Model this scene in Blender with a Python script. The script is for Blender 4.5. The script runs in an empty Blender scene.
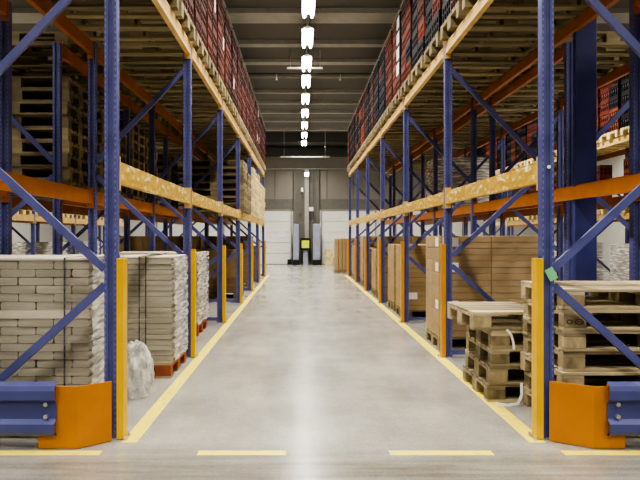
import bpy, bmesh, math, random
from mathutils import Vector, Matrix
random.seed(11)
scene = bpy.context.scene
COL = scene.collection

# ------------------------------------------------------------------ materials
def new_mat(name):
    m = bpy.data.materials.new(name); m.use_nodes = True
    nt = m.node_tree; b = nt.nodes['Principled BSDF']
    return m, nt, b

def mat(name, col, rough=.5, metal=0.0, var=.12, scale=(6,6,6), bump=0.0, rnd=0.0, spec=.5, dirt=0.0):
    """painted / worn procedural surface: object-space noise, random tint per object"""
    m, nt, b = new_mat(name); L = nt.links.new; N = nt.nodes.new
    tc = N('ShaderNodeTexCoord'); mp = N('ShaderNodeMapping'); mp.inputs['Scale'].default_value = scale
    L(tc.outputs['Object'], mp.inputs['Vector'])
    nz = N('ShaderNodeTexNoise'); nz.inputs['Scale'].default_value = 1.0; nz.inputs['Detail'].default_value = 5
    oi = N('ShaderNodeObjectInfo')
    off = N('ShaderNodeVectorMath'); off.operation = 'ADD'
    mul = N('ShaderNodeMath'); mul.operation = 'MULTIPLY'; mul.inputs[1].default_value = 37.0
    L(oi.outputs['Random'], mul.inputs[0]); L(mp.outputs[0], off.inputs[0]); L(mul.outputs[0], off.inputs[1])
    L(off.outputs[0], nz.inputs['Vector'])
    mr = N('ShaderNodeMapRange'); mr.inputs[1].default_value = .3; mr.inputs[2].default_value = .7
    mr.inputs[3].default_value = 1-var; mr.inputs[4].default_value = 1+var
    L(nz.outputs['Fac'], mr.inputs[0])
    rr = N('ShaderNodeMapRange'); rr.inputs[3].default_value = 1-rnd; rr.inputs[4].default_value = 1+rnd
    L(oi.outputs['Random'], rr.inputs[0])
    pr = N('ShaderNodeMath'); pr.operation = 'MULTIPLY'; L(mr.outputs[0], pr.inputs[0]); L(rr.outputs[0], pr.inputs[1])
    hv = N('ShaderNodeHueSaturation'); hv.inputs['Color'].default_value = (*col, 1); L(pr.outputs[0], hv.inputs['Value'])
    src = hv.outputs['Color']
    if dirt > 0:
        n2 = N('ShaderNodeTexNoise'); n2.inputs['Scale'].default_value = 3.0; n2.inputs['Detail'].default_value = 8
        L(tc.outputs['Object'], n2.inputs['Vector'])
        cr = N('ShaderNodeMapRange'); cr.inputs[1].default_value = .58; cr.inputs[2].default_value = .75; cr.inputs[4].default_value = dirt
        L(n2.outputs['Fac'], cr.inputs[0])
        mx = N('ShaderNodeMix'); mx.data_type = 'RGBA'; L(cr.outputs[0], mx.inputs[0]); L(src, mx.inputs[6])
        mx.inputs[7].default_value = (.05,.04,.03,1); src = mx.outputs[2]
    L(src, b.inputs['Base Color'])
    b.inputs['Roughness'].default_value = rough; b.inputs['Metallic'].default_value = metal
    b.inputs['Specular IOR Level'].default_value = spec
    if bump:
        bp = N('ShaderNodeBump'); bp.inputs['Strength'].default_value = bump; bp.inputs['Distance'].default_value = .01
        L(nz.outputs['Fac'], bp.inputs['Height']); L(bp.outputs[0], b.inputs['Normal'])
    return m

def emat(name, col, s):
    m, nt, b = new_mat(name)
    b.inputs['Base Color'].default_value = (.8,.8,.8,1)
    b.inputs['Emission Color'].default_value = (*col, 1); b.inputs['Emission Strength'].default_value = s
    return m

def post_mat():
    """blue racking steel with rows of punched slots along both edges of the front face"""
    m, nt, b = new_mat('blue_rack_steel'); L = nt.links.new; N = nt.nodes.new
    tc = N('ShaderNodeTexCoord'); sp = N('ShaderNodeSeparateXYZ'); L(tc.outputs['Object'], sp.inputs[0])
    def M(op, a, bb=None):
        n = N('ShaderNodeMath'); n.operation = op
        for i, v in enumerate((a, bb)):
            if v is None: continue
            if isinstance(v, (int, float)): n.inputs[i].default_value = v
            else: L(v, n.inputs[i])
        return n.outputs[0]
    zz = M('LESS_THAN', M('MODULO', sp.outputs[2], .04), .018)
    ax = M('ABSOLUTE', sp.outputs[0])
    xx = M('LESS_THAN', M('ABSOLUTE', M('SUBTRACT', ax, .0315)), .0035)
    f = M('MULTIPLY', zz, xx)
    nz = N('ShaderNodeTexNoise'); nz.inputs['Scale'].default_value = 9; nz.inputs['Detail'].default_value = 6
    L(tc.outputs['Object'], nz.inputs['Vector'])
    cr = N('ShaderNodeValToRGB'); cr.color_ramp.elements[0].color = (.068,.074,.205,1); cr.color_ramp.elements[1].color = (.094,.101,.262,1)
    cr.color_ramp.elements[0].position = .35; cr.color_ramp.elements[1].position = .65
    L(nz.outputs['Fac'], cr.inputs[0])
    mx = N('ShaderNodeMix'); mx.data_type = 'RGBA'; L(f, mx.inputs[0]); L(cr.outputs[0], mx.inputs[6]); mx.inputs[7].default_value = (.17,.18,.38,1)
    L(mx.outputs[2], b.inputs['Base Color']); b.inputs['Roughness'].default_value = .42
    return m

def floor_mat():
    m, nt, b = new_mat('polished_concrete'); L = nt.links.new; N = nt.nodes.new
    tc = N('ShaderNodeTexCoord')
    n1 = N('ShaderNodeTexNoise'); n1.inputs['Scale'].default_value = .9; n1.inputs['Detail'].default_value = 8; n1.inputs['Roughness'].default_value = .65
    n2 = N('ShaderNodeTexNoise'); n2.inputs['Scale'].default_value = 60; n2.inputs['Detail'].default_value = 4
    mp = N('ShaderNodeMapping'); mp.inputs['Scale'].default_value = (3.5, .8, 1)
    n3 = N('ShaderNodeTexNoise'); n3.inputs['Scale'].default_value = 1.5; n3.inputs['Detail'].default_value = 7
    L(tc.outputs['Object'], n1.inputs['Vector']); L(tc.outputs['Object'], n2.inputs['Vector'])
    L(tc.outputs['Object'], mp.inputs[0]); L(mp.outputs[0], n3.inputs['Vector'])
    cr = N('ShaderNodeValToRGB'); e = cr.color_ramp.elements
    e[0].position = .3; e[0].color = (.285,.275,.235,1); e[1].position = .68; e[1].color = (.44,.43,.38,1)
    L(n1.outputs['Fac'], cr.inputs[0])
    mx = N('ShaderNodeMix'); mx.data_type = 'RGBA'; mx.blend_type = 'MULTIPLY'; mx.inputs[0].default_value = .5
    c2 = N('ShaderNodeValToRGB'); c2.color_ramp.elements[0].position = .35; c2.color_ramp.elements[0].color = (.86,.855,.84,1); c2.color_ramp.elements[1].position = .6
    L(n3.outputs['Fac'], c2.inputs[0]); L(cr.outputs[0], mx.inputs[6]); L(c2.outputs[0], mx.inputs[7])
    # darker, dirtier cross-aisle in front of the racks (tyre traffic runs crosswise there)
    mp4 = N('ShaderNodeMapping'); mp4.inputs['Scale'].default_value = (.7, 7, 1)
    n4 = N('ShaderNodeTexNoise'); n4.inputs['Scale'].default_value = 1.6; n4.inputs['Detail'].default_value = 8
    L(tc.outputs['Object'], mp4.inputs[0]); L(mp4.outputs[0], n4.inputs['Vector'])
    sp = N('ShaderNodeSeparateXYZ'); L(tc.outputs['Object'], sp.inputs[0])
    mk = N('ShaderNodeMapRange'); mk.inputs[1].default_value = 3.7; mk.inputs[2].default_value = 4.1; mk.inputs[3].default_value = 1; mk.inputs[4].default_value = 0
    L(sp.outputs[1], mk.inputs[0])
    c4 = N('ShaderNodeValToRGB'); c4.color_ramp.elements[0].position = .3; c4.color_ramp.elements[0].color = (.46,.42,.37,1)
    c4.color_ramp.elements[1].position = .7; c4.color_ramp.elements[1].color = (.85,.83,.80,1)
    L(n4.outputs['Fac'], c4.inputs[0])
    m4 = N('ShaderNodeMix'); m4.data_type = 'RGBA'; m4.blend_type = 'MULTIPLY'
    L(mk.outputs[0], m4.inputs[0]); L(mx.outputs[2], m4.inputs[6]); L(c4.outputs[0], m4.inputs[7])
    m5 = N('ShaderNodeMix'); m5.data_type = 'RGBA'; m5.blend_type = 'MULTIPLY'; m5.inputs[0].default_value = .6
    L(m4.outputs[2], m5.inputs[6]); L(n2.outputs['Color'], m5.inputs[7])
    hs = N('ShaderNodeHueSaturation'); hs.inputs['Saturation'].default_value = .75; hs.inputs['Value'].default_value = 1.3; L(m5.outputs[2], hs.inputs['Color'])
    L(hs.outputs[0], b.inputs['Base Color'])
    rg = N('ShaderNodeMapRange'); rg.inputs[3].default_value = .14; rg.inputs[4].default_value = .30; b.inputs['Specular IOR Level'].default_value = .9; L(n3.outputs['Fac'], rg.inputs[0])
    L(rg.outputs[0], b.inputs['Roughness'])
    bp = N('ShaderNodeBump'); bp.inputs['Strength'].default_value = .05; L(n2.outputs['Fac'], bp.inputs['Height']); L(bp.outputs[0], b.inputs['Normal'])
    return m

def paint_line_mat():
    m, nt, b = new_mat('worn_yellow_floor_paint'); L = nt.links.new; N = nt.nodes.new
    tc = N('ShaderNodeTexCoord'); nz = N('ShaderNodeTexNoise'); nz.inputs['Scale'].default_value = 14; nz.inputs['Detail'].default_value = 8
    L(tc.outputs['Object'], nz.inputs['Vector'])
    cr = N('ShaderNodeValToRGB'); e = cr.color_ramp.elements
    e[0].position = .30; e[0].color = (.50,.45,.22,1); e[1].position = .44; e[1].color = (.80,.68,.08,1)
    L(nz.outputs['Fac'], cr.inputs[0]); L(cr.outputs[0], b.inputs['Base Color']); b.inputs['Roughness'].default_value = .45
    return m

def film_mat(name, op, col=(.78,.77,.74), sc=(3,3,26)):
    """crinkled translucent stretch film"""
    m, nt, b = new_mat(name); L = nt.links.new; N = nt.nodes.new
    tc = N('ShaderNodeTexCoord'); mp = N('ShaderNodeMapping'); mp.inputs['Scale'].default_value = sc
    mp.inputs['Rotation'].default_value = (.12, .18, 0)
    nz = N('ShaderNodeTexNoise'); nz.inputs['Scale'].default_value = 1.3; nz.inputs['Detail'].default_value = 6
    L(tc.outputs['Object'], mp.inputs[0]); L(mp.outputs[0], nz.inputs['Vector'])
    mr = N('ShaderNodeMapRange'); mr.inputs[1].default_value = .42; mr.inputs[2].default_value = .72
    mr.inputs[3].default_value = op*.35; mr.inputs[4].default_value = min(1, op*1.9); L(nz.outputs['Fac'], mr.inputs[0])
    L(mr.outputs[0], b.inputs['Alpha']); b.inputs['Base Color'].default_value = (*col, 1); b.inputs['Roughness'].default_value = .28
    bp = N('ShaderNodeBump'); bp.inputs['Strength'].default_value = .6; bp.inputs['Distance'].default_value = .02
    L(nz.outputs['Fac'], bp.inputs['Height']); L(bp.outputs[0], b.inputs['Normal'])
    return m

def beam_label_mat():
    """orange beam face, lamp sheen painted in as pale amber, covered with a strip of small location stickers (unreadable in the photo)"""
    m, nt, b = new_mat('lamp_sheen_beam_with_stickers'); L = nt.links.new; N = nt.nodes.new
    tc = N('ShaderNodeTexCoord'); mp = N('ShaderNodeMapping'); mp.inputs['Scale'].default_value = (1, 9, 22)
    vo = N('ShaderNodeTexVoronoi'); vo.inputs['Scale'].default_value = 1.6; vo.distance = 'CHEBYCHEV'
    L(tc.outputs['Object'], mp.inputs[0]); L(mp.outputs[0], vo.inputs['Vector'])
    bw = N('ShaderNodeRGBToBW'); L(vo.outputs['Color'], bw.inputs[0])
    cr = N('ShaderNodeValToRGB'); cr.color_ramp.interpolation = 'CONSTANT'; e = cr.color_ramp.elements
    e[0].position = 0; e[0].color = (.48,.29,.05,1); e[1].position = .45; e[1].color = (.56,.39,.07,1)
    for p, c in ((.6,(.56,.36,.06,1)), (.70,(.68,.56,.22,1)), (.84,(.78,.72,.50,1)), (.93,(.42,.44,.12,1))):
        k = e.new(p); k.color = c
    L(bw.outputs[0], cr.inputs[0]); L(cr.outputs[0], b.inputs['Base Color']); b.inputs['Roughness'].default_value = .45
    return m

M = {}
M['blue'] = post_mat()
M['brace'] = mat('blue_brace_steel', (.090,.098,.255), .4, var=.15)
M['navy'] = mat('navy_column_paint', (.040,.048,.19), .5, var=.12, dirt=.2)
M['rail'] = mat('blue_guard_rail_paint', (.070,.078,.215), .36, var=.08, dirt=.3)
M['orange'] = mat('orange_beam_paint', (.36,.125,.024), .42, var=.12)
M['orange_plate'] = mat('orange_guard_paint', (.47,.185,.026), .4, var=.07, dirt=.2)
M['orange_guard'] = mat('amber_guard_paint', (.56,.26,.035), .4, var=.08, dirt=.25)
M['amber'] = mat('lamp_sheen_beam_paint', (.62,.42,.16), .42, var=.14)  # orange beams paled to amber: overhead lamp sheen put into the colour
M['beam_label'] = beam_label_mat()
M['yellow'] = mat('yellow_guard_paint', (.66,.40,.018), .38, var=.07, dirt=.3)
M['wood'] = mat('pallet_wood', (.36,.30,.19), .8, var=.38, scale=(2,14,14), bump=.3, rnd=.36)
M['woodx'] = mat('pallet_block_wood', (.29,.235,.14), .85, var=.40, scale=(12,12,6), bump=.3, rnd=.36)
M['woodup'] = mat('aged_pallet_wood', (.215,.175,.10), .85, var=.30, scale=(2,14,14), rnd=.30)
M['red_wood'] = mat('red_brown_pallet_paint', (.32,.09,.04), .8, var=.3, rnd=.2)
M['carton'] = mat('brown_cardboard', (.355,.25,.125), .75, var=.06, rnd=.10)
M['carton_dark'] = mat('dark_brown_cardboard', (.20,.125,.06), .8, var=.1, rnd=.2)
M['tape'] = mat('brown_packing_tape', (.22,.15,.08), .5, var=.05)
M['paper'] = mat('pale_grey_paper', (.33,.30,.235), .75, var=.15, scale=(3,3,40), rnd=.10)
M['sheet'] = mat('pale_cover_sheet', (.56,.50,.40), .6, var=.08)
M['white'] = mat('white_label_paper', (.82,.80,.78), .6, var=.04)
M['black'] = mat('black_plastic', (.012,.012,.014), .5, var=.1)
M['steel'] = mat('zinc_steel', (.55,.55,.56), .35, .8, var=.1)
M['film'] = film_mat('stretch_film', .17, (.60,.57,.50))
M['film_bag'] = film_mat('crumpled_plastic', .75, (.74,.73,.70), (9,9,7))
M['film_clear'] = film_mat('clear_stretch_film', .05)
M['film_white'] = film_mat('thick_white_film', .62, (.84,.83,.82))
M['floor'] = floor_mat()
M['line'] = paint_line_mat()
M['ceiling'] = mat('ceiling_deck', (.135,.127,.113), .8, var=.06, scale=(.3,.3,.3))
M['purlin'] = mat('grey_ceiling_purlin', (.36,.345,.31), .6, var=.08)
M['girder'] = mat('dark_girder', (.062,.058,.052), .7, var=.08)
M['wall'] = mat('brown_grey_wall_panel', (.255,.235,.205), .7, var=.07, scale=(.6,.6,.6))
M['wall_dark'] = mat('dark_grey_wall_strip', (.165,.158,.142), .7, var=.07)
M['wall_white'] = mat('off_white_wall', (.74,.74,.70), .6, var=.04, scale=(.6,.6,.6))
M['door'] = mat('off_white_dock_door', (.76,.76,.71), .5, var=.03)
M['bluegrey'] = mat('blue_grey_paint', (.30,.32,.42), .5, var=.1)
M['green'] = mat('green_sticker', (.20,.52,.24), .5, var=.1)
M['lime'] = mat('yellow_green_panel', (.62,.74,.05), .5, var=.08)
M['cream'] = mat('cream_plastic_crate', (.62,.56,.36), .5, var=.1, rnd=.15)
M['palewood'] = mat('pale_yellow_timber', (.62,.52,.27), .7, var=.2, rnd=.2)
M['maroon'] = mat('maroon_plastic_crate', (.062,.015,.011), .6, var=.2, rnd=.4, spec=.2)
M['brick'] = mat('brick_red_plastic_crate', (.10,.023,.014), .6, var=.2, rnd=.35, spec=.2)
M['crate_black'] = mat('black_plastic_crate', (.010,.011,.018), .6, var=.2, rnd=.4, spec=.2)
M['crate_orange'] = mat('orange_red_plastic_crate', (.17,.042,.022), .6, var=.2, rnd=.35, spec=.2)
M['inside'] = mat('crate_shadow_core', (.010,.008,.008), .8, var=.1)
M['bottle'] = mat('pale_bottle_glints', (.20,.17,.17), .4, var=.3, scale=(30,30,30))
M['tube'] = emat('fluorescent_tube', (1.0,.97,.90), 14)
M['fixture'] = mat('white_fixture_enamel', (.75,.75,.73), .4, var=.04)
M['tubedim'] = emat('dim_fluorescent_tube', (1.0,.93,.80), .35)

# ------------------------------------------------------------------ mesh builder
class MB:
    def __init__(s): s.v=[]; s.f=[]; s.mi=[]; s.mats=[]; s.cur=0
    def use(s, m):
        if m not in s.mats: s.mats.append(m)
        s.cur = s.mats.index(m); return s
    def add(s, vs, fs):
        n = len(s.v); s.v += [tuple(v) for v in vs]
        for f in fs: s.f.append(tuple(i+n for i in f)); s.mi.append(s.cur)
    def box(s, x0,x1,y0,y1,z0,z1):
        s.add([(x0,y0,z0),(x1,y0,z0),(x1,y1,z0),(x0,y1,z0),(x0,y0,z1),(x1,y0,z1),(x1,y1,z1),(x0,y1,z1)],
              [(0,3,2,1),(4,5,6,7),(0,1,5,4),(1,2,6,5),(2,3,7,6),(3,0,4,7)])
    def bar(s, a, b, w, d, up=(0,1,0)):
        """rectangular bar from a to b: w across, d along up"""
        a, b = Vector(a), Vector(b); t = (b-a).normalized(); u = Vector(up); u = (u - t*u.dot(t)).normalized(); r = t.cross(u)
        p = []
        for c in (a, b):
            for sx, sy in ((-1,-1),(1,-1),(1,1),(-1,1)): p.append(c + r*sx*w/2 + u*sy*d/2)
        s.add(p, [(0,1,2,3),(7,6,5,4),(0,4,5,1),(1,5,6,2),(2,6,7,3),(3,7,4,0)])
    def prism(s, prof, h0, h1, axis='z'):
        """extrude a closed profile"""
        n = len(prof)
        def P(a, b, h): return (a,b,h) if axis=='z' else ((h,a,b) if axis=='x' else (a,h,b))
        vs = [P(a,b,h0) for a,b in prof] + [P(a,b,h1) for a,b in prof]
        fs = [(i,(i+1)%n,(i+1)%n+n,i+n) for i in range(n)]
        s.add(vs, fs + [tuple(range(n))[::-1], tuple(range(n,2*n))])
    def cyl(s, a, b, r, n=12, r2=None):
        a, b = Vector(a), Vector(b); t = (b-a).normalized(); u = t.orthogonal().normalized(); w = t.cross(u); r2 = r if r2 is None else r2
        vs = [a + (u*math.cos(k*2*math.pi/n) + w*math.sin(k*2*math.pi/n))*r for k in range(n)]
        vs += [b + (u*math.cos(k*2*math.pi/n) + w*math.sin(k*2*math.pi/n))*r2 for k in range(n)]
        s.add(vs, [(i,(i+1)%n,(i+1)%n+n,i+n) for i in range(n)] + [tuple(range(n))[::-1], tuple(range(n,2*n))])
    def mesh(s, name):
        me = bpy.data.meshes.new(name); me.from_pydata(s.v, [], s.f); me.validate()
        for m in s.mats: me.materials.append(M[m])
        me.polygons.foreach_set('material_index', s.mi[:len(me.polygons)])
        bm = bmesh.new(); bm.from_mesh(me); bmesh.ops.recalc_face_normals(bm, faces=bm.faces); bm.to_mesh(me); bm.free()
        return me
    def build(s, name, m=None, parent=None, loc=(0,0,0), bevel=0, smooth=False):
        if m and not s.mats: s.mats = [m]
        o = bpy.data.objects.new(name, s.mesh(name)); COL.objects.link(o)
        o.parent = parent; o.location = loc
        if bevel:
            md = o.modifiers.new('Bevel', 'BEVEL'); md.width = bevel; md.segments = 2; md.limit_method = 'ANGLE'
        if smooth:
            for p in o.data.polygons: p.use_smooth = True
        return o

def tag(o, label=None, cat=None, group=None, kind=None):
    if label: o['label'] = label
    if cat: o['category'] = cat
    if group: o['group'] = group
    if kind: o['kind'] = kind
    return o
def empty(name, loc=(0,0,0), label=None, cat=None, group=None):
    o = bpy.data.objects.new(name, None); o.empty_display_size = .1; COL.objects.link(o); o.location = loc
    return tag(o, label, cat, group)
def children(o): return [c for c in ALLCH.get(o.name, [])]
ALLCH = {}
def reg(root):
    """index the children of a prototype"""
    for c in root.children: ALLCH.setdefault(root.name, []).append(c); reg(c)
def copy_tree(o, parent=None):
    c = o.copy(); COL.objects.link(c); c.parent = parent
    for ch in children(o): copy_tree(ch, c)
    return c
class Proto:
    """first use places the prototype itself, later uses copy it with its parts"""
    def __init__(s, root): s.root = root; s.used = False; reg(root)
    def put(s, loc, label, cat, group=None, rz=0.0):
        o = s.root if not s.used else copy_tree(s.root)
        s.used = True; o.location = loc; o.rotation_euler = (0,0,rz)
        if 'group' in o.keys(): del o['group']
        return tag(o, label, cat, group)
def struct(name, mb, m=None, bevel=0):
    return tag(mb.build(name, m, bevel=bevel), kind='structure')

ORD = ['first','second','third','fourth','fifth','sixth','seventh','eighth','ninth','tenth','eleventh','twelfth','thirteenth',
       'fourteenth','fifteenth','sixteenth','seventeenth','eighteenth','nineteenth','twentieth']

# ------------------------------------------------------------------ layout (metres; camera at the origin, looking +Y)
LX, RX = -1.18, 1.54            # aisle faces of the two rack rows
D = 1.10                        # rack depth
L2, R2 = -2.58, 2.84            # near faces of the back-to-back rows
L3, R3 = -6.30, 6.66            # faces of the rows across the next aisles
YS = [4.2 + 2.8*k for k in range(7)]
T1A, T1B = 1.65, 1.79           # lower beam
T2A, T2B = 3.25, 3.38           # upper beam
CEIL = 5.7

# setting
b = MB(); b.box(-11,11.6,-7,30.2,-.12,0); struct('floor', b, 'floor')
b = MB(); b.box(-11,11.6,-7,30.2,CEIL,CEIL+.12); struct('ceiling', b, 'ceiling')
b = MB(); b.box(-11.15,-11,-7,30.2,0,CEIL); struct('wall_left', b, 'wall_white')
b = MB(); b.box(11.6,11.75,-7,30.2,0,CEIL); struct('wall_right', b, 'wall_white')
b = MB(); b.box(-11,11.6,-7.15,-7,0,CEIL); struct('wall_behind', b, 'wall')
b = MB()
b.use('wall').box(-11,11.6,30,30.2,3.0,CEIL)
b.use('wall_dark').box(-11,11.6,29.98,30.2,2.5,3.0)
b.use('wall_white').box(-11,11.6,30,30.2,0,2.5)
b.use('wall_dark')
for k in range(-9,12):
    if abs(k*1.2) > 1.0: b.box(k*1.2-.02,k*1.2+.02,29.985,30,3.0,4.5)
b.box(-.36,.86,29.95,30,0,4.45)
struct('wall_far', b)
# transverse purlins under the deck, darker girders toward the far end
for i,(y,dy,dz,mm) in enumerate([(12.85,.62,.10,'purlin'),(14.7,.26,.10,'purlin'),(16.3,.30,.08,'purlin'),(17.9,.08,.05,'purlin'),(19.6,.16,.10,'purlin'),
        (21.2,.14,.10,'purlin'),(22.8,.16,.10,'purlin'),(24.5,.14,.10,'purlin'),(26.4,.2,.12,'purlin'),(28.0,.9,.42,'girder'),
        (10.9,.3,.10,'purlin'),(8.9,.3,.10,'purlin'),(6.6,.3,.10,'purlin'),(4.2,.3,.10,'purlin'),(1.5,.3,.10,'purlin')]):
    b = MB(); b.box(-10.99,11.59,y-dy/2,y+dy/2,CEIL-dz,CEIL-.001); struct('trim_%d'%(i+1), b, mm)
b = MB(); b.use('girder').box(-10.99,11.59,29.5,29.94,4.95,5.3); struct('trim_16', b)
b = MB(); b.use('purlin').box(-10.99,11.59,29.88,29.94,4.36,4.42); struct('trim_17', b)
b = MB(); b.use('wall_dark')
for x in (-1.6,-.9,.1,.9,1.7): b.box(x-.08,x+.08,29.9,29.97,3.1,4.34) if abs(x-.1)<.5 else None
b.box(-.34,-.22,29.86,29.94,0,4.34); b.box(-.06,.0,29.86,29.94,2.3,4.34); b.box(.48,.56,29.86,29.94,0,4.34); b.box(.72,.84,29.86,29.94,0,4.34)
struct('trim_18', b)
b = MB(); b.use('purlin').box(.17,.36,29.72,29.94,0,4.34); b.box(.12,.41,29.70,29.94,0,.12); struct('trim_19', b)
b = MB(); b.box(2.715-.105,2.715+.105,6.20,6.26,0,CEIL-.11); b.box(2.715-.13,2.715+.13,6.16,6.30,0,.015); struct('trim_20', b, 'navy', bevel=.008)

def dock_door(n, x0, x1):
    b = MB()
    for k in range(5): b.box(x0, x1, 29.93, 29.985, .02+k*.49, .02+k*.49+.478)
    d = struct('door_%d'%n, b, 'door', bevel=.006)
    f = MB(); f.box(x0-.06,x0-.005,29.90,29.98,0,2.5); f.box(x1+.005,x1+.06,29.90,29.98,0,2.5); f.box(x0-.06,x1+.06,29.90,29.98,2.475,2.52)
    f.build('door_frame','purlin',d)
    h = MB(); h.box((x0+x1)/2-.1,(x0+x1)/2+.1,29.90,29.93,.75,.79); h.build('door_handle','black',d)
    v = MB(); v.box(x1-.55,x1-.25,29.915,29.935,1.25,1.5); v.build('notice', 'white', d)
dock_door(1, -2.9, -.48); dock_door(2, .98, 3.4); dock_door(3, -6.6, -3.6); dock_door(4, 4.4, 7.4)

# objects on the far wall
t = empty('control_cabinet', (.20,29.45,0), 'yellow-green lit cabinet in a black surround at the far end of the aisle', 'cabinet')
b = MB(); b.box(-.24,.24,-.2,.22,.66,1.22); b.build('housing','black',t,bevel=.02)
b = MB(); b.box(-.17,.17,-.225,-.2,.76,1.10); b.build('panel','lime',t,bevel=.01)
b = MB(); b.box(-.1,.1,-.1,.2,0,.66); b.build('pedestal','bluegrey',t)
for sx, nm in ((-.36,'left'),(.88,'right')):
    t = empty('dock_guard', (sx if sx<0 else .70,29.4,0), 'blue-grey dock guard post standing %s of the yellow-green cabinet at the far wall'%nm, 'guard', None)
    b = MB(); b.box(0 if sx<0 else -.16,.26 if sx<0 else .18,-.1,.2,.22,1.85); b.build('post','bluegrey',t,bevel=.03)
    b = MB(); b.box(-.03 if sx<0 else -.19,.29 if sx<0 else .21,-.16,.26,0,.22); b.build('base','black',t,bevel=.02)
t = tag((lambda b:(b.box(-.62,-.44,29.55,29.8,.02,.24), b.build('wheel_chock','black',bevel=.02))[1])(MB()), 'small black wheel chock on the floor by the left white dock door', 'chock')
t = empty('wall_lamp', (.05,29.9,2.9), 'small lit lamp on the pillar high on the far wall', 'lamp')
b = MB(); b.box(-.05,.05,-.12,0,.42,.62); b.build('housing','fixture',t); b = MB(); b.box(-.04,.04,-.13,-.12,.44,.6); b.build('lens','tubedim',t)
t = tag((lambda b:(b.box(.36,.56,29.68,29.7,2.44,2.62), b.build('wall_sign','white'))[1])(MB()), 'small white square sign on the pale pillar of the far wall', 'sign')
t = empty('pillar_lamp', (.26,29.6,4.1), 'white lamp at the top of the pale pillar on the far wall', 'lamp')
b = MB(); b.box(-.1,.1,0,.11,-.1,.1); b.build('housing','fixture',t); b = MB(); b.box(-.08,.08,-.01,0,-.08,.08); b.build('lens','tube',t)

# ------------------------------------------------------------------ floor lines
def line(x0,x1,y0,y1,label):
    b = MB(); n = max(1,int(max(x1-x0,y1-y0)/.5)); b.box(x0,x1,y0,y1,.0005,.0025)
    tag(b.build('floor_line','line'), label, 'floor marking')
line(LX+.045,LX+.145,4.10,21.6,'long yellow floor line along the foot of the left rack')
line(RX-.10,RX+.005,4.10,21.6,'long yellow floor line along the foot of the right rack')
line(-4.0,-1.20,3.865,3.945,'yellow cross line in front of the left rack guard')
line(-.62,-.09,3.865,3.945,'worn yellow dash across the aisle, left of its middle')
line(.53,1.15,3.865,3.945,'yellow dash across the aisle, right of its middle')
line(1.57,4.3,3.865,3.945,'yellow cross line in front of the right rack guard')

# ------------------------------------------------------------------ rack frames
def make_frame(sgn, flip=False):
    """sgn +1: aisle post at x=0, rear post at +D; -1 mirrored"""
    t = empty('upright_frame')
    prof = [(-.039,-.035),(-.014,-.035),(-.009,-.025),(.009,-.025),(.014,-.035),(.039,-.035),(.039,.035),(.026,.035),(.026,.02),(-.026,.02),(-.026,.035),(-.039,.035)]
    for px in (.040, D-.040):
        b = MB(); b.prism(prof, .008, T2B)
        b.build('post','blue',t,loc=(sgn*px,0,0))
        b = MB(); b.box(-.041,.041,-.038,.038,0,.008)
        b.box(-.012,.012,-.037,-.030,.008,.011)
        b.build('base_plate','steel',t,loc=(sgn*px,0,0))
    zs = [(.09,.05,1.03),(1.10,1.07,None)]
    a, r = .08, D-.08
    segs = [((r,.14),(a,.985)),((a,1.09),(r,1.95)),((r,2.10),(a,3.08))]
    if flip: segs = [((D-p[0],p[1]),(D-q[0],q[1])) for p,q in segs]
    for (x0,z0),(x1,z1) in segs:
        b = MB(); b.bar((sgn*x0,-.012,z0),(sgn*x1,-.012,z1),.05,.028)
        b.build('diagonal_brace','brace',t)
    for z in (.055,):
        b = MB(); b.bar((sgn*a,0,z),(sgn*r,0,z),.05,.028); b.build('cross_brace','brace',t)
    return Proto(t)
FR, FL = make_frame(1), make_frame(-1)
FRB, FLB = make_frame(1, True), make_frame(-1, True)
def frames(proto, x, ys, where, grp, start=0):
    for i, y in enumerate(ys):
        proto.put((x,y,0), 'blue steel upright frame, %s from the camera in %s' % (ORD[i+start], where), 'rack frame', grp)
frames(FR, RX, YS, 'the right-hand rack row beside the aisle', 'blue rack frames right of the aisle')
frames(FL, LX, YS, 'the left-hand rack row beside the aisle', 'blue rack frames left of the aisle')
Y2 = [4.2, 5.6, 7.0] + YS[2:]
Y2L = [4.2, 5.78, 7.0] + YS[2:]
frames(FRB, R2, Y2, 'the second rack row on the right', 'blue rack frames of the second row right')
frames(FLB, L2, Y2L, 'the second rack row on the left', 'blue rack frames of the second row left')
Y3 = [9.8,12.6,15.4,18.2,21.0,23.8]
frames(FR, R3, Y3, 'the farthest rack row on the right', 'blue rack frames of the far row right')
frames(FL, L3, Y3, 'the farthest rack row on the left', 'blue rack frames of the far row left')

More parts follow.
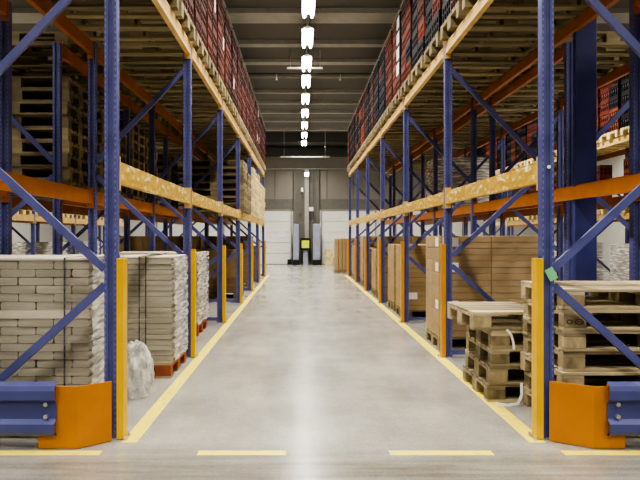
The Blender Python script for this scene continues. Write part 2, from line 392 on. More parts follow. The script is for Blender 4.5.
# ------------------------------------------------------------------ beams
BP = {}
def beam_proto(length, h, mk):
    k = (round(length,2), round(h,3), mk)
    if k in BP: return BP[k]
    t = empty('rack_crossbar')
    b = MB()
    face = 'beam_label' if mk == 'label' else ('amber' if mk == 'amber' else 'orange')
    # stepped box-beam profile (x,z) extruded along y
    prof = [(-.025,0),(.025,0),(.025,h),(.005,h),(.005,h-.02),(-.025,h-.02)]
    b.use(face).prism(prof, .037, length-.037, 'y')
    b.mats[0:1] = [face]; b.build('beam', None, t)
    for y0,y1 in ((-.052,.03),(length-.03,length+.052)):
        y0, y1 = (.0365,.054) if y0 < 0 else (length-.054,length-.0365)
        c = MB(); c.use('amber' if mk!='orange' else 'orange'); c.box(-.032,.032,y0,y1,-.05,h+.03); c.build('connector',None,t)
    BP[k] = Proto(t); return BP[k]
def beams(xa, xb, ys, where, grp, mk1, levels=((T1A,T1B,'lower'),(T2A,T2B,'upper')), skip=()):
    """xa aisle-side face, xb rear-side face"""
    s = 1 if xb > xa else -1
    for (z0,z1,lv) in levels:
        for i in range(len(ys)-1):
            if i in skip: continue
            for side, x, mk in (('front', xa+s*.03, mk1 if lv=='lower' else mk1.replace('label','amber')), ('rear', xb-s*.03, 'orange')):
                o = beam_proto(ys[i+1]-ys[i], z1-z0, mk).put((x,ys[i],z0),
                    '%s %s crossbar, %s side, %s bay of %s' % ({'label':'sticker-covered amber','amber':'amber','orange':'orange'}[mk], lv, side, ORD[i], where), 'crossbar', grp)  # amber is the lamp sheen coloured onto the aisle-side beams
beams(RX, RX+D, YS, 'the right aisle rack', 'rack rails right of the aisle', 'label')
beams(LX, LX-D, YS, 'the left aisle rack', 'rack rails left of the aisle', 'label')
beams(R2, R2+D, Y2, 'the second right rack', 'rack rails of the second right rack', 'orange', skip=(1,))
beams(L2, L2-D, Y2L, 'the second left rack', 'rack rails of the second left rack', 'orange', skip=(1,))
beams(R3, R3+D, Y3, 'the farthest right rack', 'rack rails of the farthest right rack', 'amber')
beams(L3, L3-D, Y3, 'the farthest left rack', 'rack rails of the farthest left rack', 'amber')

# ------------------------------------------------------------------ pallets (1.2 long in x, .8 in y)
BX = [(-.6,-.455),(-.0725,.0725),(.455,.6)]
def deck_boards(): return [(-.4,-.255),(-.215,-.115),(-.0725,.0725),(.115,.215),(.255,.4)]
def make_pallet(w='wood', wb='woodx', fine=True):
    t = empty('wooden_pallet')
    rb = [(-.4,-.3),(-.0725,.0725),(.3,.4)]
    def one(name, boxes, m):
        if fine:
            for q in boxes:
                b = MB(); b.box(*q); b.build(name, m, t, bevel=.003)
        else:
            b = MB()
            for q in boxes: b.box(*q)
            b.build(name+'s', m, t)
    one('deck_board', [(-.6,.6,a,c,.122,.144) for a,c in deck_boards()], w)
    one('stringer_board', [(a,c,-.4,.4,.1,.1215) for a,c in BX], w)
    one('block', [(a,c,p,q,.0225,.0995) for a,c in BX for p,q in rb], wb)
    one('bottom_board', [(-.6,.6,p,q,0,.022) for p,q in rb], w)
    return Proto(t)
PF = make_pallet()
def single_pallet(name, w, boxset=None):
    b = MB(); b.use(w)
    for a,c in deck_boards(): b.box(-.6,.6,a,c,.122,.144)
    for a,c in BX: b.box(a,c,-.4,.4,.1,.122)
    for a,c in BX:
        for p,q in [(-.4,-.3),(-.0725,.0725),(.3,.4)]: b.box(a,c,p,q,.022,.1)
    for p,q in [(-.4,-.3),(-.0725,.0725),(.3,.4)]: b.box(-.6,.6,p,q,0,.022)
    return Proto(b.build(name))
PS = single_pallet('wooden_pallet','woodup')
PP = single_pallet('wooden_pallet','palewood')
PR = single_pallet('wooden_pallet','red_wood')
def red_end_pallet():
    b = MB(); b.use('wood')
    for a,c in deck_boards(): b.box(-.6,.6,a,c,.122,.144)
    for p,q in [(-.4,-.3),(-.0725,.0725),(.3,.4)]: b.box(-.6,.6,p,q,0,.022)
    for n,(a,c) in enumerate(BX):
        b.use('red_wood' if n == 2 else 'wood'); b.box(a,c,-.4,.4,.1,.122)
        for p,q in [(-.4,-.3),(-.0725,.0725),(.3,.4)]: b.box(a,c,p,q,.022,.1)
    return Proto(b.build('wooden_pallet'))
PQ = red_end_pallet()

# pallet stack A (behind the right front frame) and B (open bay beside the aisle)
random.seed(5)
ztop = 0
for k in range(7):
    pal = PF.put((2.32+random.uniform(-.015,.02),4.665+random.uniform(-.01,.01),k*.1365),
           'weathered wooden pallet, %s from the floor in the tall right front stack' % ORD[k], 'pallet', 'pallets stacked behind the right front frame', rz=random.uniform(-.012,.012)+(math.pi if k%2 else 0)); pal.scale.z = .945
    if k == 5: marked = pal
# burnt oval stamp and short strokes on the end block of the sixth pallet
b = MB()
def ring(cx, cz, rx, rz, t, n=20):
    for q in range(n):
        a0, a1 = 2*math.pi*q/n, 2*math.pi*(q+1)/n
        p = [(cx+f*math.cos(a)*rx, .4012, cz+f*math.sin(a)*rz) for a in (a0,a1) for f in (1,1-t)]
        b.add([p[0],p[1],p[3],p[2]], [(0,1,2,3)])
ring(.502,.062,.030,.020,.22)
for dx,w,h in ((-.012,.004,.018),(-.003,.010,.004),(.010,.004,.018)): b.add([(.502+dx-w/2,.4012,.062-h/2),(.502+dx+w/2,.4012,.062-h/2),(.502+dx+w/2,.4012,.062+h/2),(.502+dx-w/2,.4012,.062+h/2)],[(0,1,2,3)])
ring(.565,.062,.020,.016,.3)
st = b.build('burnt_stamp','black',marked)
for k in range(4):
    PF.put((2.075+random.uniform(-.02,.02),5.49+random.uniform(-.008,.008),k*.1405),
           'weathered wooden pallet, %s from the floor in the low right stack' % ORD[k], 'pallet', 'pallets in the low stack beside the right aisle line', rz=random.uniform(-.012,.012)).scale.z = .97
PF.put((1.935,5.51,4*.1405+.002),'light wooden pallet pushed out toward the aisle on top of the low stack','pallet',rz=.03).scale.z = 1.0
b = MB()
pts = [(1.60,5.065,.575),(1.63,5.055,.54),(1.65,5.06,.48),(1.655,5.055,.42)]
for p,q in zip(pts,pts[1:]): b.bar(p,q,.018,.004)
tag(b.build('loose_strap','white'),'loose white strap hanging from the overhanging top pallet','strap')
b = MB(); pts = [(1.56,4.96,.03),(1.62,4.9,.012),(1.74,4.86,.01),(1.84,4.84,.02),(1.90,4.84,.10)]
pts = [(1.50,5.02,.012),(1.58,4.98,.008),(1.66,4.98,.02),(1.695,5.0,.08),(1.70,5.02,.17)]
for p,q in zip(pts,pts[1:]): b.bar(p,q,.02,.005)
tag(b.build('loose_strap','white'),'loose white strap curling on the floor between the two pallet stacks','strap')

# ------------------------------------------------------------------ crates
def make_crate(shell, lab=False, w=.385, d=.285, h=.238, inner='inside'):
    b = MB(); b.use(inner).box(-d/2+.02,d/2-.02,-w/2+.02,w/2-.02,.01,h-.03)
    b.use(shell)
    for z0,z1 in ((0,.03),(h*.40,h*.40+.018),(h-.06,h)):
        b.box(-d/2,d/2,-w/2,-w/2+.022,z0,z1); b.box(-d/2,d/2,w/2-.022,w/2,z0,z1)
        b.box(-d/2,-d/2+.022,-w/2+.022,w/2-.022,z0,z1); b.box(d/2-.022,d/2,-w/2+.022,w/2-.022,z0,z1)
    n = 5
    for k in range(n):
        y = -w/2 + .011 + k*(w-.022)/(n-1)
        for x0,x1 in ((-d/2,-d/2+.021),(d/2-.021,d/2)): b.box(x0,x1,y-.014,y+.014,.03,h-.06)
    for k in range(1,3):
        x = -d/2 + k*d/3
        for y0,y1 in ((-w/2,-w/2+.021),(w/2-.021,w/2)): b.box(x-.014,x+.014,y0,y1,.03,h-.06)
    b.use('bottle')
    for k in range(4):   # bottle necks glinting through the slots
        y = -w/2 + .011 + (k+.5)*(w-.022)/4
        for x in (-d/2+.016, d/2-.016): b.box(x-.004,x+.004,y-.012,y+.012,h*.52,h*.66)
    o = b.build('bottle_crate')
    if lab:
        l = MB(); l.box(-d/2-.004,-d/2-.0005,-.12 if shell=='crate_black' else -.06,.12 if shell=='crate_black' else .05,.03,.20); l.build('label','white',o)
    return Proto(o)
CR = {k: make_crate(v) for k,v in (('maroon','maroon'),('brick','brick'),('black','crate_black'),('orange','crate_orange'))}
CRL = make_crate('crate_black', True); CRM = make_crate('maroon', True)
CNAME = {'maroon':'dark maroon','brick':'brick-red','black':'black','orange':'orange-red'}
SH = MB(); SH.box(-.2,.2,-.42,.42,0,.012); CAP = Proto(SH.build('cover_sheet','purlin'))

STUFF = MB()
def stuff_add(pr, loc):
    me = pr.root.data; names = {v.name: k for k, v in M.items()}
    for p in me.polygons:
        STUFF.use(names[me.materials[p.material_index].name]); STUFF.add([me.vertices[i].co + Vector(loc) for i in p.vertices], [tuple(range(len(p.vertices)))])
def crate_row(xface, sgn, ys, where, mix, pal, levels=5, z=T2B, labcol=(), palname='wooden pallet', caps=True, jitter=.012, single=range(0,5)):
    """pallets across the beams, crates stacked on their aisle edge. sgn +1: rack extends to +x"""
    for i in range(len(ys)-1):
        y0, L = ys[i], ys[i+1]-ys[i]
        for j in range(3):
            yc = y0 + L*(j+.5)/3
            if sgn*xface > 6 and i == 0: continue
            pal.put((xface+sgn*.575,yc,z+.001), 'upper-level wooden pallet, %s position in the %s bay of %s' % (ORD[j],ORD[i],where), 'pallet', 'pallets on the upper beams of '+where)
            if abs(xface) < 3 and i == 0 and j < 2 and False: continue
            for c in range(2):
                kinds = random.choices(mix, k=levels) if random.random() < .35 else [random.choice(mix)]*levels
                for n in range(levels):
                    islab = (i,j,c) in labcol and n > 0
                    tagged = sgn < 0 and random.random() < .05
                    pr = CRL if islab else CRM if tagged else CR[kinds[n]]
                    lab = ('white-labelled black bottle crate' if islab else 'white-tagged maroon bottle crate' if tagged else CNAME[kinds[n]]+' bottle crate') + ' stacked above the %s bay of %s' % (ORD[i], where)
                    loc = (xface+sgn*(.145-.01)+random.uniform(-jitter,jitter)*.6, yc+(-.2 if c==0 else .2)+random.uniform(-.004,.004), z+.146+n*.2385)
                    if i not in single: stuff_add(pr, loc); continue
                    pr.put(loc, lab, rz=math.pi if tagged else 0.0, cat='crate', group=lab+' group')
            if caps: CAP.put((xface+sgn*.17,yc,z+.147+levels*.2385),'grey cover sheet over %s crate stack, %s bay of %s'%(ORD[j],ORD[i],where),'cover sheet','grey cover sheets over the crates of '+where)
random.seed(21)
crate_row(RX-.03, 1, YS, 'the right aisle rack', ['black','black','orange','black','maroon','black','brick'], PS, labcol=((2,0,0),))
crate_row(LX+.03,-1, YS, 'the left aisle rack', ['maroon','maroon','brick','maroon'], PS)
crate_row(R3-.03, 1, Y3, 'the farthest right rack', ['black','black','orange','brick'], PP, single=(1,))
# bare pallets on the upper beams of the second rows (seen from below)
for x,s,where in ((R2,1,'the second right rack'),(L2,-1,'the second left rack')):
    for i in range(len(Y2)-1):
        if i in (1,): continue
        L = Y2[i+1]-Y2[i]; n = 3 if L > 2 else 1
        for j in range(n):
            PS.put((x+s*.55,Y2[i]+L*(j+.5)/n,T2B+.001),'upper-level wooden pallet, %s position in the %s bay of %s'%(ORD[j],ORD[i],where),'pallet','pallets on the upper beams of '+where)

# ------------------------------------------------------------------ cartons
def make_carton(w,d,h,mk='carton',sticker=False):
    b = MB(); b.box(-w/2,w/2,-d/2,d/2,0,h); o = b.build('carton',mk,bevel=.006)
    tp = MB(); tp.box(-w/2+.0,w/2,-d/2-.0015,-d/2-.0002,h*.47,h*.53); tp.build('tape','tape',o)
    if sticker:
        l = MB(); l.box(-w/2+.04,-w/2+.22,-d/2-.003,-d/2-.0016,h*.15,h*.88); l.box(-w/2-.003,-w/2-.0005,-d/2+.05,-d/2+.2,h*.15,h*.88); l.build('shipping_label','white',o)
    return Proto(o)
def film_shell(w,d,h,parent,loc,m='film',inset=.0):
    b = MB(); n = 10
    # wavy closed shell round four sides
    rings = []
    per = [(-w/2,-d/2),(w/2,-d/2),(w/2,d/2),(-w/2,d/2)]
    pts = []
    for a in range(4):
        p, q = per[a], per[(a+1)%4]
        for k in range(n): pts.append((p[0]+(q[0]-p[0])*k/n, p[1]+(q[1]-p[1])*k/n))
    nz = 14
    vs = []
    for z in range(nz+1):
        for (x,y) in pts:
            r = random.uniform(0,.008); l = math.hypot(x,y)
            vs.append((x+(x/l)*r, y+(y/l)*r, h*z/nz))
    m_ = len(pts); fs = [(z*m_+k, z*m_+(k+1)%m_, (z+1)*m_+(k+1)%m_, (z+1)*m_+k) for z in range(nz) for k in range(m_)]
    b.add(vs, fs); o = b.build('stretch_film', m, parent, loc, smooth=True); return o
CW, CD, CH = .595, .395, .144
C1, C1S = make_carton(CW,CD,CH), make_carton(CW,CD,CH,sticker=True)
C2 = make_carton(.595,.395,.288,'carton_dark'); C3 = make_carton(.595,.395,.288)
def carton_load(xc, yc, z0, cols, rows, layers, pr, where, stick=(), pal=None, dims=(CW,CD,CH), palfine=False, front_only=False, near=0):
    w,d,h = dims
    (pal or PS).put((xc,yc,z0),'wooden pallet under '+where,'pallet')
    for l in range(layers):
        for c in range(cols):
            for r in range(rows):
                if front_only and r > 0 and c != near: continue
                p = C1S if (l,c) in stick and r == 0 else pr
                lab = 'white-labelled carton, %s layer of %s'%(ORD[l],where) if p is C1S else 'carton in '+where
                p.put((xc+(c-(cols-1)/2)*(w+.004), yc+(r-(rows-1)/2)*(d+.004), z0+.1455+l*(h+.001)), lab, 'carton', 'cartons of '+where)
random.seed(8)
carton_load(2.18,7.85,0,2,2,8,C1,'the large carton load behind the second right frame',stick=((7,0),(5,0),(2,0)))
carton_load(2.20,10.60,0,2,2,7,C1,'the brown carton load in the third right bay',stick=((1,0),))
carton_load(2.20,11.62,0,2,2,7,C1,'the brown carton load at the back of the third right bay')
D3 = (.595,.395,.288)
for y,l,nm in ((13.3,4,'fourth'),(16.1,3,'fifth'),(18.9,4,'sixth')):
    carton_load(2.20,y,0,2,2,l,C3,'the front brown carton load in the %s right bay'%nm,front_only=True,dims=D3)
    carton_load(2.20,y+1.1,0,2,2,4 if nm=='fifth' else 3,C3,'the rear brown carton load in the %s right bay'%nm,front_only=True,dims=D3)
# film corner on the large load
t = empty('stretch_film_wrap',(2.18,7.85,.15),'clear stretch film around the large brown carton load','film'); 
o = film_shell(1.215,.815,1.16,t,(0,0,0),'film_clear'); o.name = 'film_sheet'
# the end-of-row load of tall brown boards on the right
t = empty('board_bundle',(1.62,23.2,0),'bundle of tall brown boards standing past the end of the right rack','boards')
for k in range(7):
    b = MB(); b.box(-.42+k*.125,-.42+k*.125+.11,-.4,.4,.11,1.22+random.uniform(-.03,.03)); b.build('board','carton',t)
b = MB(); b.box(-.45,.45,-.42,.42,0,.1); b.build('base','woodx',t)
# cream boxes by the far right door
for k,(x,z,w) in enumerate([(1.25,0,.34),(1.62,0,.34),(1.27,.36,.3)]):
    b = MB(); b.box(x-w/2,x+w/2,28.9,29.3,z,z+.35); b.box(x-w/2-.004,x+w/2+.004,28.89,29.31,z+.3,z+.355)
    tag(b.build('cream_box','palewood',bevel=.01), ['cream box on the floor nearest the far pillar','cream box on the floor beside the brown boards','cream box stacked on top of another by the far wall'][k],'box')

# dark carton loads on the left: back row floor and far left bays
for y,l,nm in ((13.9,3,'fourth'),(16.9,4,'fifth'),(19.6,3,'sixth')):
    carton_load(-1.86,y,0,2,2,l,C2,'the dark brown carton load in the %s left bay'%nm,dims=D3,front_only=True,near=1)
for y,nm in ((13.5,'fourth'),(14.5,'fourth rear'),(16.4,'fifth'),(19.2,'sixth')):
    carton_load(L2-.60,y,0,2,2,4,C2,'the dark carton load, %s bay of the second left rack'%nm,dims=D3,front_only=True,near=1)

# ------------------------------------------------------------------ paper loads on the left
def bundle_mesh(w,d,h):
    b = MB(); r = h*.16; prof = []
    for cx,sg in ((w/2-r,1),(-w/2+r,-1)):
        for k in range(5):
            a = (-math.pi/2 + k*math.pi/4)*sg if sg>0 else (math.pi/2 + k*math.pi/4)
            prof.append((cx+r*math.cos(a), h/2+ (h/2)*math.copysign(abs(math.sin(a))**.7,math.sin(a))))
    b.prism(prof, -d/2, d/2, 'y'); return b
def paper_load(x, y, w, d, layers, label, pal, cols=4, h=.0525, sheets=(), top=True, shift=True, palrz=0, strap=(.3,), film='film'):
    pal.put((x,y,0),'wooden pallet under '+label,'pallet',rz=palrz)
    t = empty('paper_load',(x,y,.146),label,'paper load')
    z = 0; bw = w/cols
    m1 = bundle_mesh(bw-.006,d-.02,h-.004).mesh('paper_bundle')
    m1.materials.clear(); m1.materials.append(M['paper'])
    m2 = bundle_mesh(bw*.5-.006,d-.02,h-.004).mesh('paper_bundle'); m2.materials.clear(); m2.materials.append(M['paper'])
    for l in range(layers):
        if l in sheets:
            b = MB(); b.box(-w/2,w/2,-d/2,d/2,z,z+.055); b.build('divider_board','sheet',t); z += .057
        odd = shift and l % 2
        xs = [(-w/2+bw*(k+.5), m1) for k in range(cols)] if not odd else \
             [(-w/2+bw*.25, m2)] + [(-w/2+bw*(k+1), m1) for k in range(cols-1)] + [(w/2-bw*.25, m2)]
        for xx, me in xs:
            o = bpy.data.objects.new('paper_bundle', me); COL.objects.link(o); o.parent = t
            o.location = (xx, random.uniform(-.008,.004), z); o.rotation_euler = (0,random.uniform(-.006,.006),random.uniform(-.008,.008))
        z += h
    if top:
        b = MB(); b.box(-w/2-.004,w/2+.004,-d/2-.004,d/2+.004,z,z+.018); b.build('top_sheet','sheet',t,bevel=.006); z += .018
    for sx in strap:
        b = MB(); b.box(sx-.005,sx+.005,-d/2-.016,-d/2-.012,0,z); b.box(sx-.005,sx+.005,-d/2-.016,d/2+.01,z,z+.003); b.build('strap','black',t)
    film_shell(w+.03,d+.03,z+.0,t,(0,0,0),film)
    return t, z
random.seed(3)
t1, z1 = paper_load(-2.015,4.72,1.20,.74,17,'grey paper bundles wrapped in film behind the left front frame',PS,cols=5,h=.0550,sheets=(11,),strap=(.44,))
# crinkled white film down the aisle-side end of that load
def crumple(name, x, y, z0, h, d, m, parent=None, amp=.012, flare=.0):
    b = MB(); ny, nz = 22, 40; vs = []
    for iz in range(nz+1):
        for iy in range(ny+1):
            f = 1-iz/nz
            vs.append((x + amp*math.sin(iz*1.9+iy*.7)*math.cos(iy*1.7+iz*.35)+random.uniform(-amp,amp)*.2 + flare*f*f, y+d*iy/ny+random.uniform(-.004,.004)-.06*flare*math.sin(iy), z0+h*iz/nz))
    fs = [(z*(ny+1)+k, z*(ny+1)+k+1, (z+1)*(ny+1)+k+1, (z+1)*(ny+1)+k) for z in range(nz) for k in range(ny)]
    b.add(vs,fs); return b.build(name,m,parent,smooth=True)
crumple('side_film',.622,-.37,0,z1,.76,'film_white',t1,amp=.009)
t2, z2 = paper_load(-1.79,6.35,1.20,.68,19,'pale paper stacks wrapped in white film between the first two left frames',PQ,cols=2,h=.0500,shift=False,strap=(.30,.36))
crumple('side_film',.625,-.34,0,z2,.69,'film_white',t2,amp=.010)
t3, z3 = paper_load(-1.94,8.85,1.16,1.0,19,'pale paper stacks in white film just past the second left frame',PR,cols=2,h=.0485,shift=False,strap=(.2,))
crumple('side_film',.61,-.5,0,z3,1.02,'film_white',t3,amp=.014)
# reddish blocks showing at the bottom of the second paper load
b = MB(); vs=[]
# crumpled loose film bag hanging behind the first load
def film_bag(x,y,h,r,label):
    b = MB(); n, nz = 26, 16; vs = []
    for iz in range(nz+1):
        f = iz/nz; rr = r*(.55+.55*math.sin(min(1,(1-f)*1.25)*math.pi*.62)) * (1.0 if f<.96 else .6)
        for k in range(n):
            a = 2*math.pi*k/n; q = rr*(1+.16*math.sin(a*7+iz*.5)+random.uniform(-.03,.03))
            vs.append((x+q*math.cos(a)*.62-(1-f)*-.03, y+q*math.sin(a), h*f*(1+.02*math.sin(a*5)) + (.02*random.random() if iz==0 else 0)))
    fs = [(z*n+k, z*n+(k+1)%n, (z+1)*n+(k+1)%n, (z+1)*n+k) for z in range(nz) for k in range(n)] + [tuple(range(nz*n,nz*n+n))]
    b.add(vs,fs); return tag(b.build('crumpled_film','film_bag',smooth=True),label,'plastic film')
film_bag(-1.37,5.37,.43,.18,'loose crumpled white plastic film on the floor behind the left front guard')

# ------------------------------------------------------------------ other goods on the lower beams
random.seed(14)
def stack(x,y,z,n,pr,where,rz=0):
    for k in range(n):
        pr.put((x+random.uniform(-.015,.015),y+random.uniform(-.015,.015),z+.001+k*.145),('pale yellow' if pr is PP else 'wooden')+' pallet, %s up in %s'%(ORD[k],where),'pallet','pallets of '+where,rz=rz)
for i,(y,n) in enumerate([(7.68,9),(8.52,8),(9.35,7),(10.45,9),(11.35,8),(13.4,8),(16.2,8)]):
    stack(L2-.62,y,T1B,n,PS,'the %s lower-level stack of the second left rack'%ORD[i])
stack(LX-.55,13.3,T1B,7,PS,'the nearer lower-level stack of the left aisle rack')
stack(LX-.55,14.4,T1B,6,PS,'the farther lower-level stack of the left aisle rack')
for i,(y,n) in enumerate([(15.95,8),(16.85,8),(17.72,8),(18.75,7),(19.65,7),(20.5,7)]):
    stack(LX-.58,y,T1B,n,PP,'the %s far-end stack, left rack'%ORD[i])
# cream slotted crates on the lower level of the farthest left row
def cream_crate():
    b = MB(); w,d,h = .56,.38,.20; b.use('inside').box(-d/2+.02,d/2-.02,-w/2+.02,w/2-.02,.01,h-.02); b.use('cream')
    for z0,z1 in ((0,.03),(.09,.115),(.17,h)):
        for x0,x1,y0,y1 in ((-d/2,d/2,-w/2,-w/2+.02),(-d/2,d/2,w/2-.02,w/2),(-d/2,-d/2+.02,-w/2+.02,w/2-.02),(d/2-.02,d/2,-w/2+.02,w/2-.02)): b.box(x0,x1,y0,y1,z0,z1)
    for k in range(6):
        y = -w/2+.02+k*(w-.04)/5
        for x0,x1 in ((-d/2,-d/2+.019),(d/2-.019,d/2)): b.box(x0,x1,y-.02,y+.02,.03,.17)
    return Proto(b.build('cream_crate'))
CC = cream_crate()
for i in range(1,5):
    for j in range(4):
        for l in range(2):
            lab = 'cream slotted crate, lower level of the farthest left rack, %s bay'%ORD[i]
            CC.put((L3-.25,Y3[i]+.45+j*.62,T1B+.147+l*.205,),lab,'crate',lab+' group')
    for j in range(3): PP.put((L3-.6,Y3[i]+.48+j*.88,T1B+.0015),'lower-level pale pallet, %s position in the %s bay of the farthest left rack'%(ORD[j],ORD[i]),'pallet')
# white wrapped loads on the floor of the far rows
def wrapped(n=1):
    t = empty('wrapped_load'); b = MB()
    for l in range(5): b.box(-.4,.4,-.58,.58,l*.2,l*.2+.19)
    b.build('goods','paper',t,bevel=.01)
    film_shell(.84,1.2,1.0,t,(0,0,0),'film_white'); return Proto(t)
WL = wrapped()
for i,(x,y,nm) in enumerate([(L3-.55,13.33,'left'),(L3-.55,14.65,'left'),(L3-.55,17.3,'left'),(L3-.5,20.0,'left'),(R3+.55,13.7,'right'),(R3+.55,17.0,'right'),(R3+.55,19.6,'right')]):
    PP.put((x,y,0),'pale pallet under the %s wrapped white load of the farthest %s rack'%(ORD[i if i<4 else i-4],nm),'pallet',rz=math.pi/2)
    WL.put((x,y,.146),'white film-wrapped load on the floor, %s along the farthest %s rack'%(ORD[i if i<4 else i-4],nm),'wrapped load')
PP.put((R2+.55,14.0,T1B+.001),'pale pallet under the wrapped load raised on the second right rack','pallet')
WL.put((R2+.55,14.0,T1B+.147),'white film-wrapped load on the lower beams of the second right rack','wrapped load',rz=math.pi/2)
# short crate stacks on the lower level of the farthest right row
for i in range(1,4):
    for j in range(3):
        yc = Y3[i]+2.8*(j+.5)/3
        PP.put((R3+.57,yc,T1B+.001),'lower-level pale pallet, %s position in the %s bay of the farthest right rack'%(ORD[j],ORD[i]),'pallet')
        if (i+j)%3 == 2: continue
        for c in (-.2,.2):
            for l in range(4):
                k = random.choice(['brick','orange','brick']); lab = CNAME[k]+' crate on the lower beams of the farthest right rack, %s bay'%ORD[i]
                stuff_add(CR[k],(R3+.15,yc+c,T1B+.147+l*.2385))

tag(STUFF.build('distant_crates'),'many small distant bottle crates on the far bays of the racks','crates',kind='stuff')

# ------------------------------------------------------------------ yellow / amber post guards
def make_guard(sgn, m, h):
    t = empty('post_guard')
    b = MB(); b.prism([(0,-.075),(.008*sgn,-.075),(.008*sgn,.065),(.06*sgn,.075),(.06*sgn,.083),(0,.075)] if False else
                      [(0,-.048),(sgn*.044,-.048),(sgn*.044,-.041),(sgn*.007,-.041),(sgn*.007,.041),(sgn*.044,.041),(sgn*.044,.048),(0,.048)], .006, h)
    b.build('shield', m, t, bevel=.002)
    b = MB(); b.box(*(sorted((-sgn*.022,sgn*.002))),-.062,.062,0,.006)
    for y in (-.055,.055): b.cyl((-sgn*.010,y,.006),(-sgn*.010,y,.024),.008,6)
    b.build('foot_plate','steel',t)
    return Proto(t)
GL, GR = make_guard(-1,'yellow',1.16), make_guard(1,'orange_guard',1.22)
GY = make_guard(1,'yellow',1.16)
for i,y in enumerate(YS):
    GL.put((LX+.047,y,0),'yellow post guard at the foot of the %s left upright'%ORD[i],'post guard','yellow post guards on the left')
    if i == 0: GY.put((RX-.036,y,0),'yellow post guard at the foot of the nearest right upright','post guard')
    else: GR.put((RX-.036,y,0),'amber post guard at the foot of the %s right upright'%ORD[i],'post guard','amber post guards on the right')
t = tag((lambda b:(b.cyl((2.44,8.9,0),(2.44,8.9,1.05),.03,10), b.cyl((2.52,8.9,0),(2.52,8.9,1.05),.03,10), b.bar((2.40,8.9,1.05),(2.56,8.9,1.05),.05,.05), b.build('guard_hoop','yellow'))[-1])(MB()),'slim yellow double hoop beyond the right front pallet stack','guard')

# ------------------------------------------------------------------ rack end protectors: orange corner plates and blue rail
def end_guard(sgn, xa, label):
    """sgn -1 left. xa = aisle-side x; runs outward to the next row"""
    t = empty('rack_end_guard',(xa,3.975,0),label,'guard rail')
    x = lambda v: sgn*v
    bend = .165 if sgn < 0 else .215
    def plate(parent, flip=False, base=0):
        # plan of the bent plate, outward offsets from the aisle edge
        out = [(0,.15),(bend,0.0),(.405,0.0)] if not flip else [(base,.0),(base+.24,0.0),(base+.44,.15)]
        th = .008; b = MB()
        inner = [(a,c+th) for a,c in out]
        prof = [(x(a),c) for a,c in out] + [(x(a),c) for a,c in inner[::-1]]
        b.prism(prof, .004, .385); return b.build('corner_plate','orange_plate',parent,bevel=.002)
    plate(t); plate(t,True,2.36)
    x0, x1 = .29, 2.5
    # W-beam section (y,z)
    pf = [(-.005,.085),(-.035,.095),(-.045,.115),(-.045,.165),(-.012,.190),(-.012,.285),(-.045,.31),(-.045,.365),(-.035,.395),(-.005,.415)]
    inner = [(a+.006,c) for a,c in pf][::-1]
    b = MB(); b.prism(pf+inner, min(x(x0),x(x1)), max(x(x0),x(x1)), 'x'); rail = b.build('rail','rail',t,bevel=.002)
    for xx in (x0+.06, (x0+x1)/2, x1-.06):
        for z in (.205,.27+.01):
            b = MB(); b.cyl((x(xx),-.012,z+.0),(x(xx),-.030,z),.014,8); b.build('bolt','steel',rail)
    for xx in (x0+.08, (x0+x1)/2, x1-.08):
        b = MB(); b.box(min(x(xx-.04),x(xx+.04)),max(x(xx-.04),x(xx+.04)),.010,.09,.0045,.38); b.build('support_post','orange_plate',t)
        b = MB(); b.box(min(x(xx-.07),x(xx+.07)),max(x(xx-.07),x(xx+.07)),.008,.13,0,.004); b.build('foot_plate','steel',t)
end_guard(-1, LX-.02, 'blue corrugated guard rail with orange corner plates in front of the left rack')
end_guard(1, RX+.035, 'blue corrugated guard rail with orange corner plates in front of the right rack')
# stickers on the right front upright
b = MB(); b.box(-.028,.028,-.002,0,-.04,.04); o = b.build('sticker','green'); o.location=(RX+.055,4.150,1.06); o.rotation_euler=(0,-.5,0)
tag(o,'green sticker on the nearest right upright at brace height','sticker')
b = MB(); b.cyl((0,0,0),(0,-.002,0),.012,10); o = b.build('round_sticker','white'); o.location=(RX+.045,4.163,1.745)
tag(o,'small round white sticker high on the nearest right upright','sticker')

# ------------------------------------------------------------------ lights
def make_fixture(length=1.25, w=.20, tube='tube'):
    t = empty('ceiling_lamp')
    b = MB(); b.prism([(-w/2,-.005),(-.03,.05),(.03,.05),(w/2,-.005),(w/2,-.012),(.0,.006),(-w/2,-.012)], -length/2, length/2, 'y'); b.build('reflector','fixture',t)
    for sx in (-1,1):
        b = MB(); b.cyl((sx*w*.3,-length/2-.02,-.03),(sx*w*.3,length/2+.02,-.03),.026,10); b.build('tube',tube,t)
    for hy in (-.3,.3):
        b = MB(); b.cyl((0,hy,.045),(0,hy,.285),.006,6); b.build('hanger','steel',t)
    return Proto(t)
FX = make_fixture(1.12,.23)
LYS = [2.0,4.6,6.8,9.0,11.2,13.1,15.05,16.75,18.9,21.1,23.4,25.7,27.9]
LZ = 5.30
LK = 1.25
def area(x,y,z,p,sx=.5,sy=1.25,col=(1,.945,.845)):
    ld = bpy.data.lights.new('lamp_light','AREA'); ld.shape='RECTANGLE'; ld.size=sx; ld.size_y=sy; ld.energy=p*LK; ld.color=col; ld.spread=math.radians(140)
    o = bpy.data.objects.new('lamp_light',ld); COL.objects.link(o); o.location=(x,y,z)
for i,y in enumerate(LYS):
    FX.put((.13,y,LZ),'lit twin-tube ceiling lamp, %s of the row over the aisle counting from the camera'%ORD[i],'lamp','lit ceiling lamps in the row over the aisle')
    area(.13,y,LZ-.07,52,.25,1.2)
b = MB(); b.use('fixture'); b.cyl((.13,1.0,LZ+.3),(.13,28.6,LZ+.3),.018,8)
tag(b.build('lamp_conduit'),'pale conduit rail running above the row of aisle lamps','conduit')
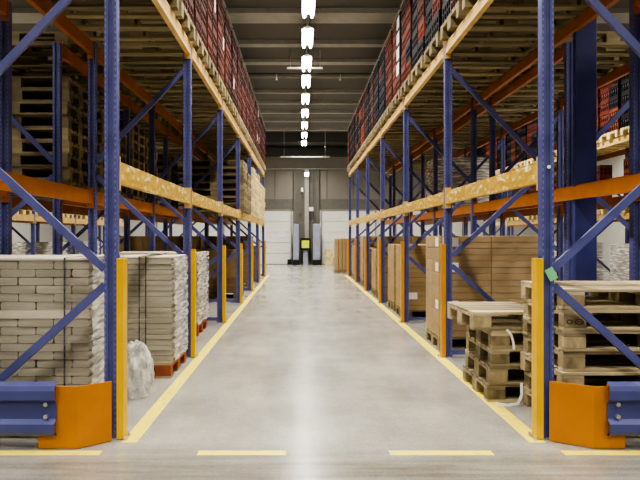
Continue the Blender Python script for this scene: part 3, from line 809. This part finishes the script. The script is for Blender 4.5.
for x,nm in ((-5.0,'left'),(5.3,'right')):
    for i,y in enumerate((2.5,6.0,9.6,14.2,18.2,22.2,26.2)):
        FX.put((x,y,LZ),'twin-tube ceiling lamp, %s of the row over the next aisle on the %s'%(ORD[i],nm),'lamp','lamps over the next aisle on the '+nm)
        area(x,y,LZ-.07,80,.3,1.3)
for x,nm in ((-9.3,'left'),(9.6,'right')):
    for y in (14,22): area(x,y,LZ-.1,70,.4,1.5)
# crosswise dim fixture and sprinkler pipe
b = MB(); b.use('purlin').box(-.34,.52,15.35,15.43,5.245,5.29); b.use('tubedim').box(-.32,.50,15.34,15.35,5.25,5.28); b.use('steel'); b.cyl((-.25,15.4,5.29),(-.25,15.4,5.699),.006,6); b.cyl((.45,15.4,5.29),(.45,15.4,5.699),.006,6)
tag(b.build('crosswise_lamp'),'dim lamp tube mounted crosswise under the ceiling lamps','lamp')
b = MB(); b.use('purlin').box(-.85,1.2,26.9,27.0,4.55,4.60); b.use('tubedim').box(-.4,.9,26.89,26.9,4.56,4.59); b.use('steel'); b.cyl((-.7,26.95,4.6),(-.7,26.95,5.699),.008,6); b.cyl((1.0,26.95,4.6),(1.0,26.95,5.699),.008,6)
tag(b.build('crosswise_lamp'),'long pale crosswise lamp tube close to the far wall','lamp')
b = MB(); b.cyl((-10.9,15.9,5.27),(11.5,15.9,5.27),.018,8)
t = tag(b.build('sprinkler_pipe','girder'),'thin dark sprinkler pipe running crosswise under the ceiling','pipe')
for x in (-.60,.96):
    b = MB(); b.cyl((x,15.9,5.25),(x,15.9,5.13),.012,8); b.cyl((x,15.9,5.13),(x,15.9,5.11),.035,10); b.build('sprinkler_head','steel',t)

# world: faint bounce only
w = bpy.data.worlds.new('World'); scene.world = w; w.use_nodes = True
w.node_tree.nodes['Background'].inputs[0].default_value = (1,.94,.85,1); w.node_tree.nodes['Background'].inputs[1].default_value = .05
# light from the rest of the hall behind the camera
for x,y,p in ((-3.2,-.5,85),(3.4,-.5,85),(0,-3,95),(-6,-3,60),(6,-3,60)): area(x,y,LZ-.1,p,.6,1.6)

# ------------------------------------------------------------------ camera
cam = bpy.data.cameras.new('Camera'); co = bpy.data.objects.new('Camera',cam); COL.objects.link(co); scene.camera = co
co.location = (0,0,1.303); co.rotation_euler = (math.pi/2,0,0)
cam.sensor_width = 36; cam.lens = 36*651/640; cam.shift_x = 19/640; cam.shift_y = -4/640; cam.clip_start=.05; cam.clip_end=100

scene.view_settings.view_transform = 'AgX'; scene.view_settings.look = 'AgX - High Contrast'; scene.view_settings.exposure = .5
scene.cycles.use_denoising = True
scene.cycles.max_bounces = 6; scene.cycles.diffuse_bounces = 4; scene.cycles.transparent_max_bounces = 16
scene.cycles.sample_clamp_indirect = 6
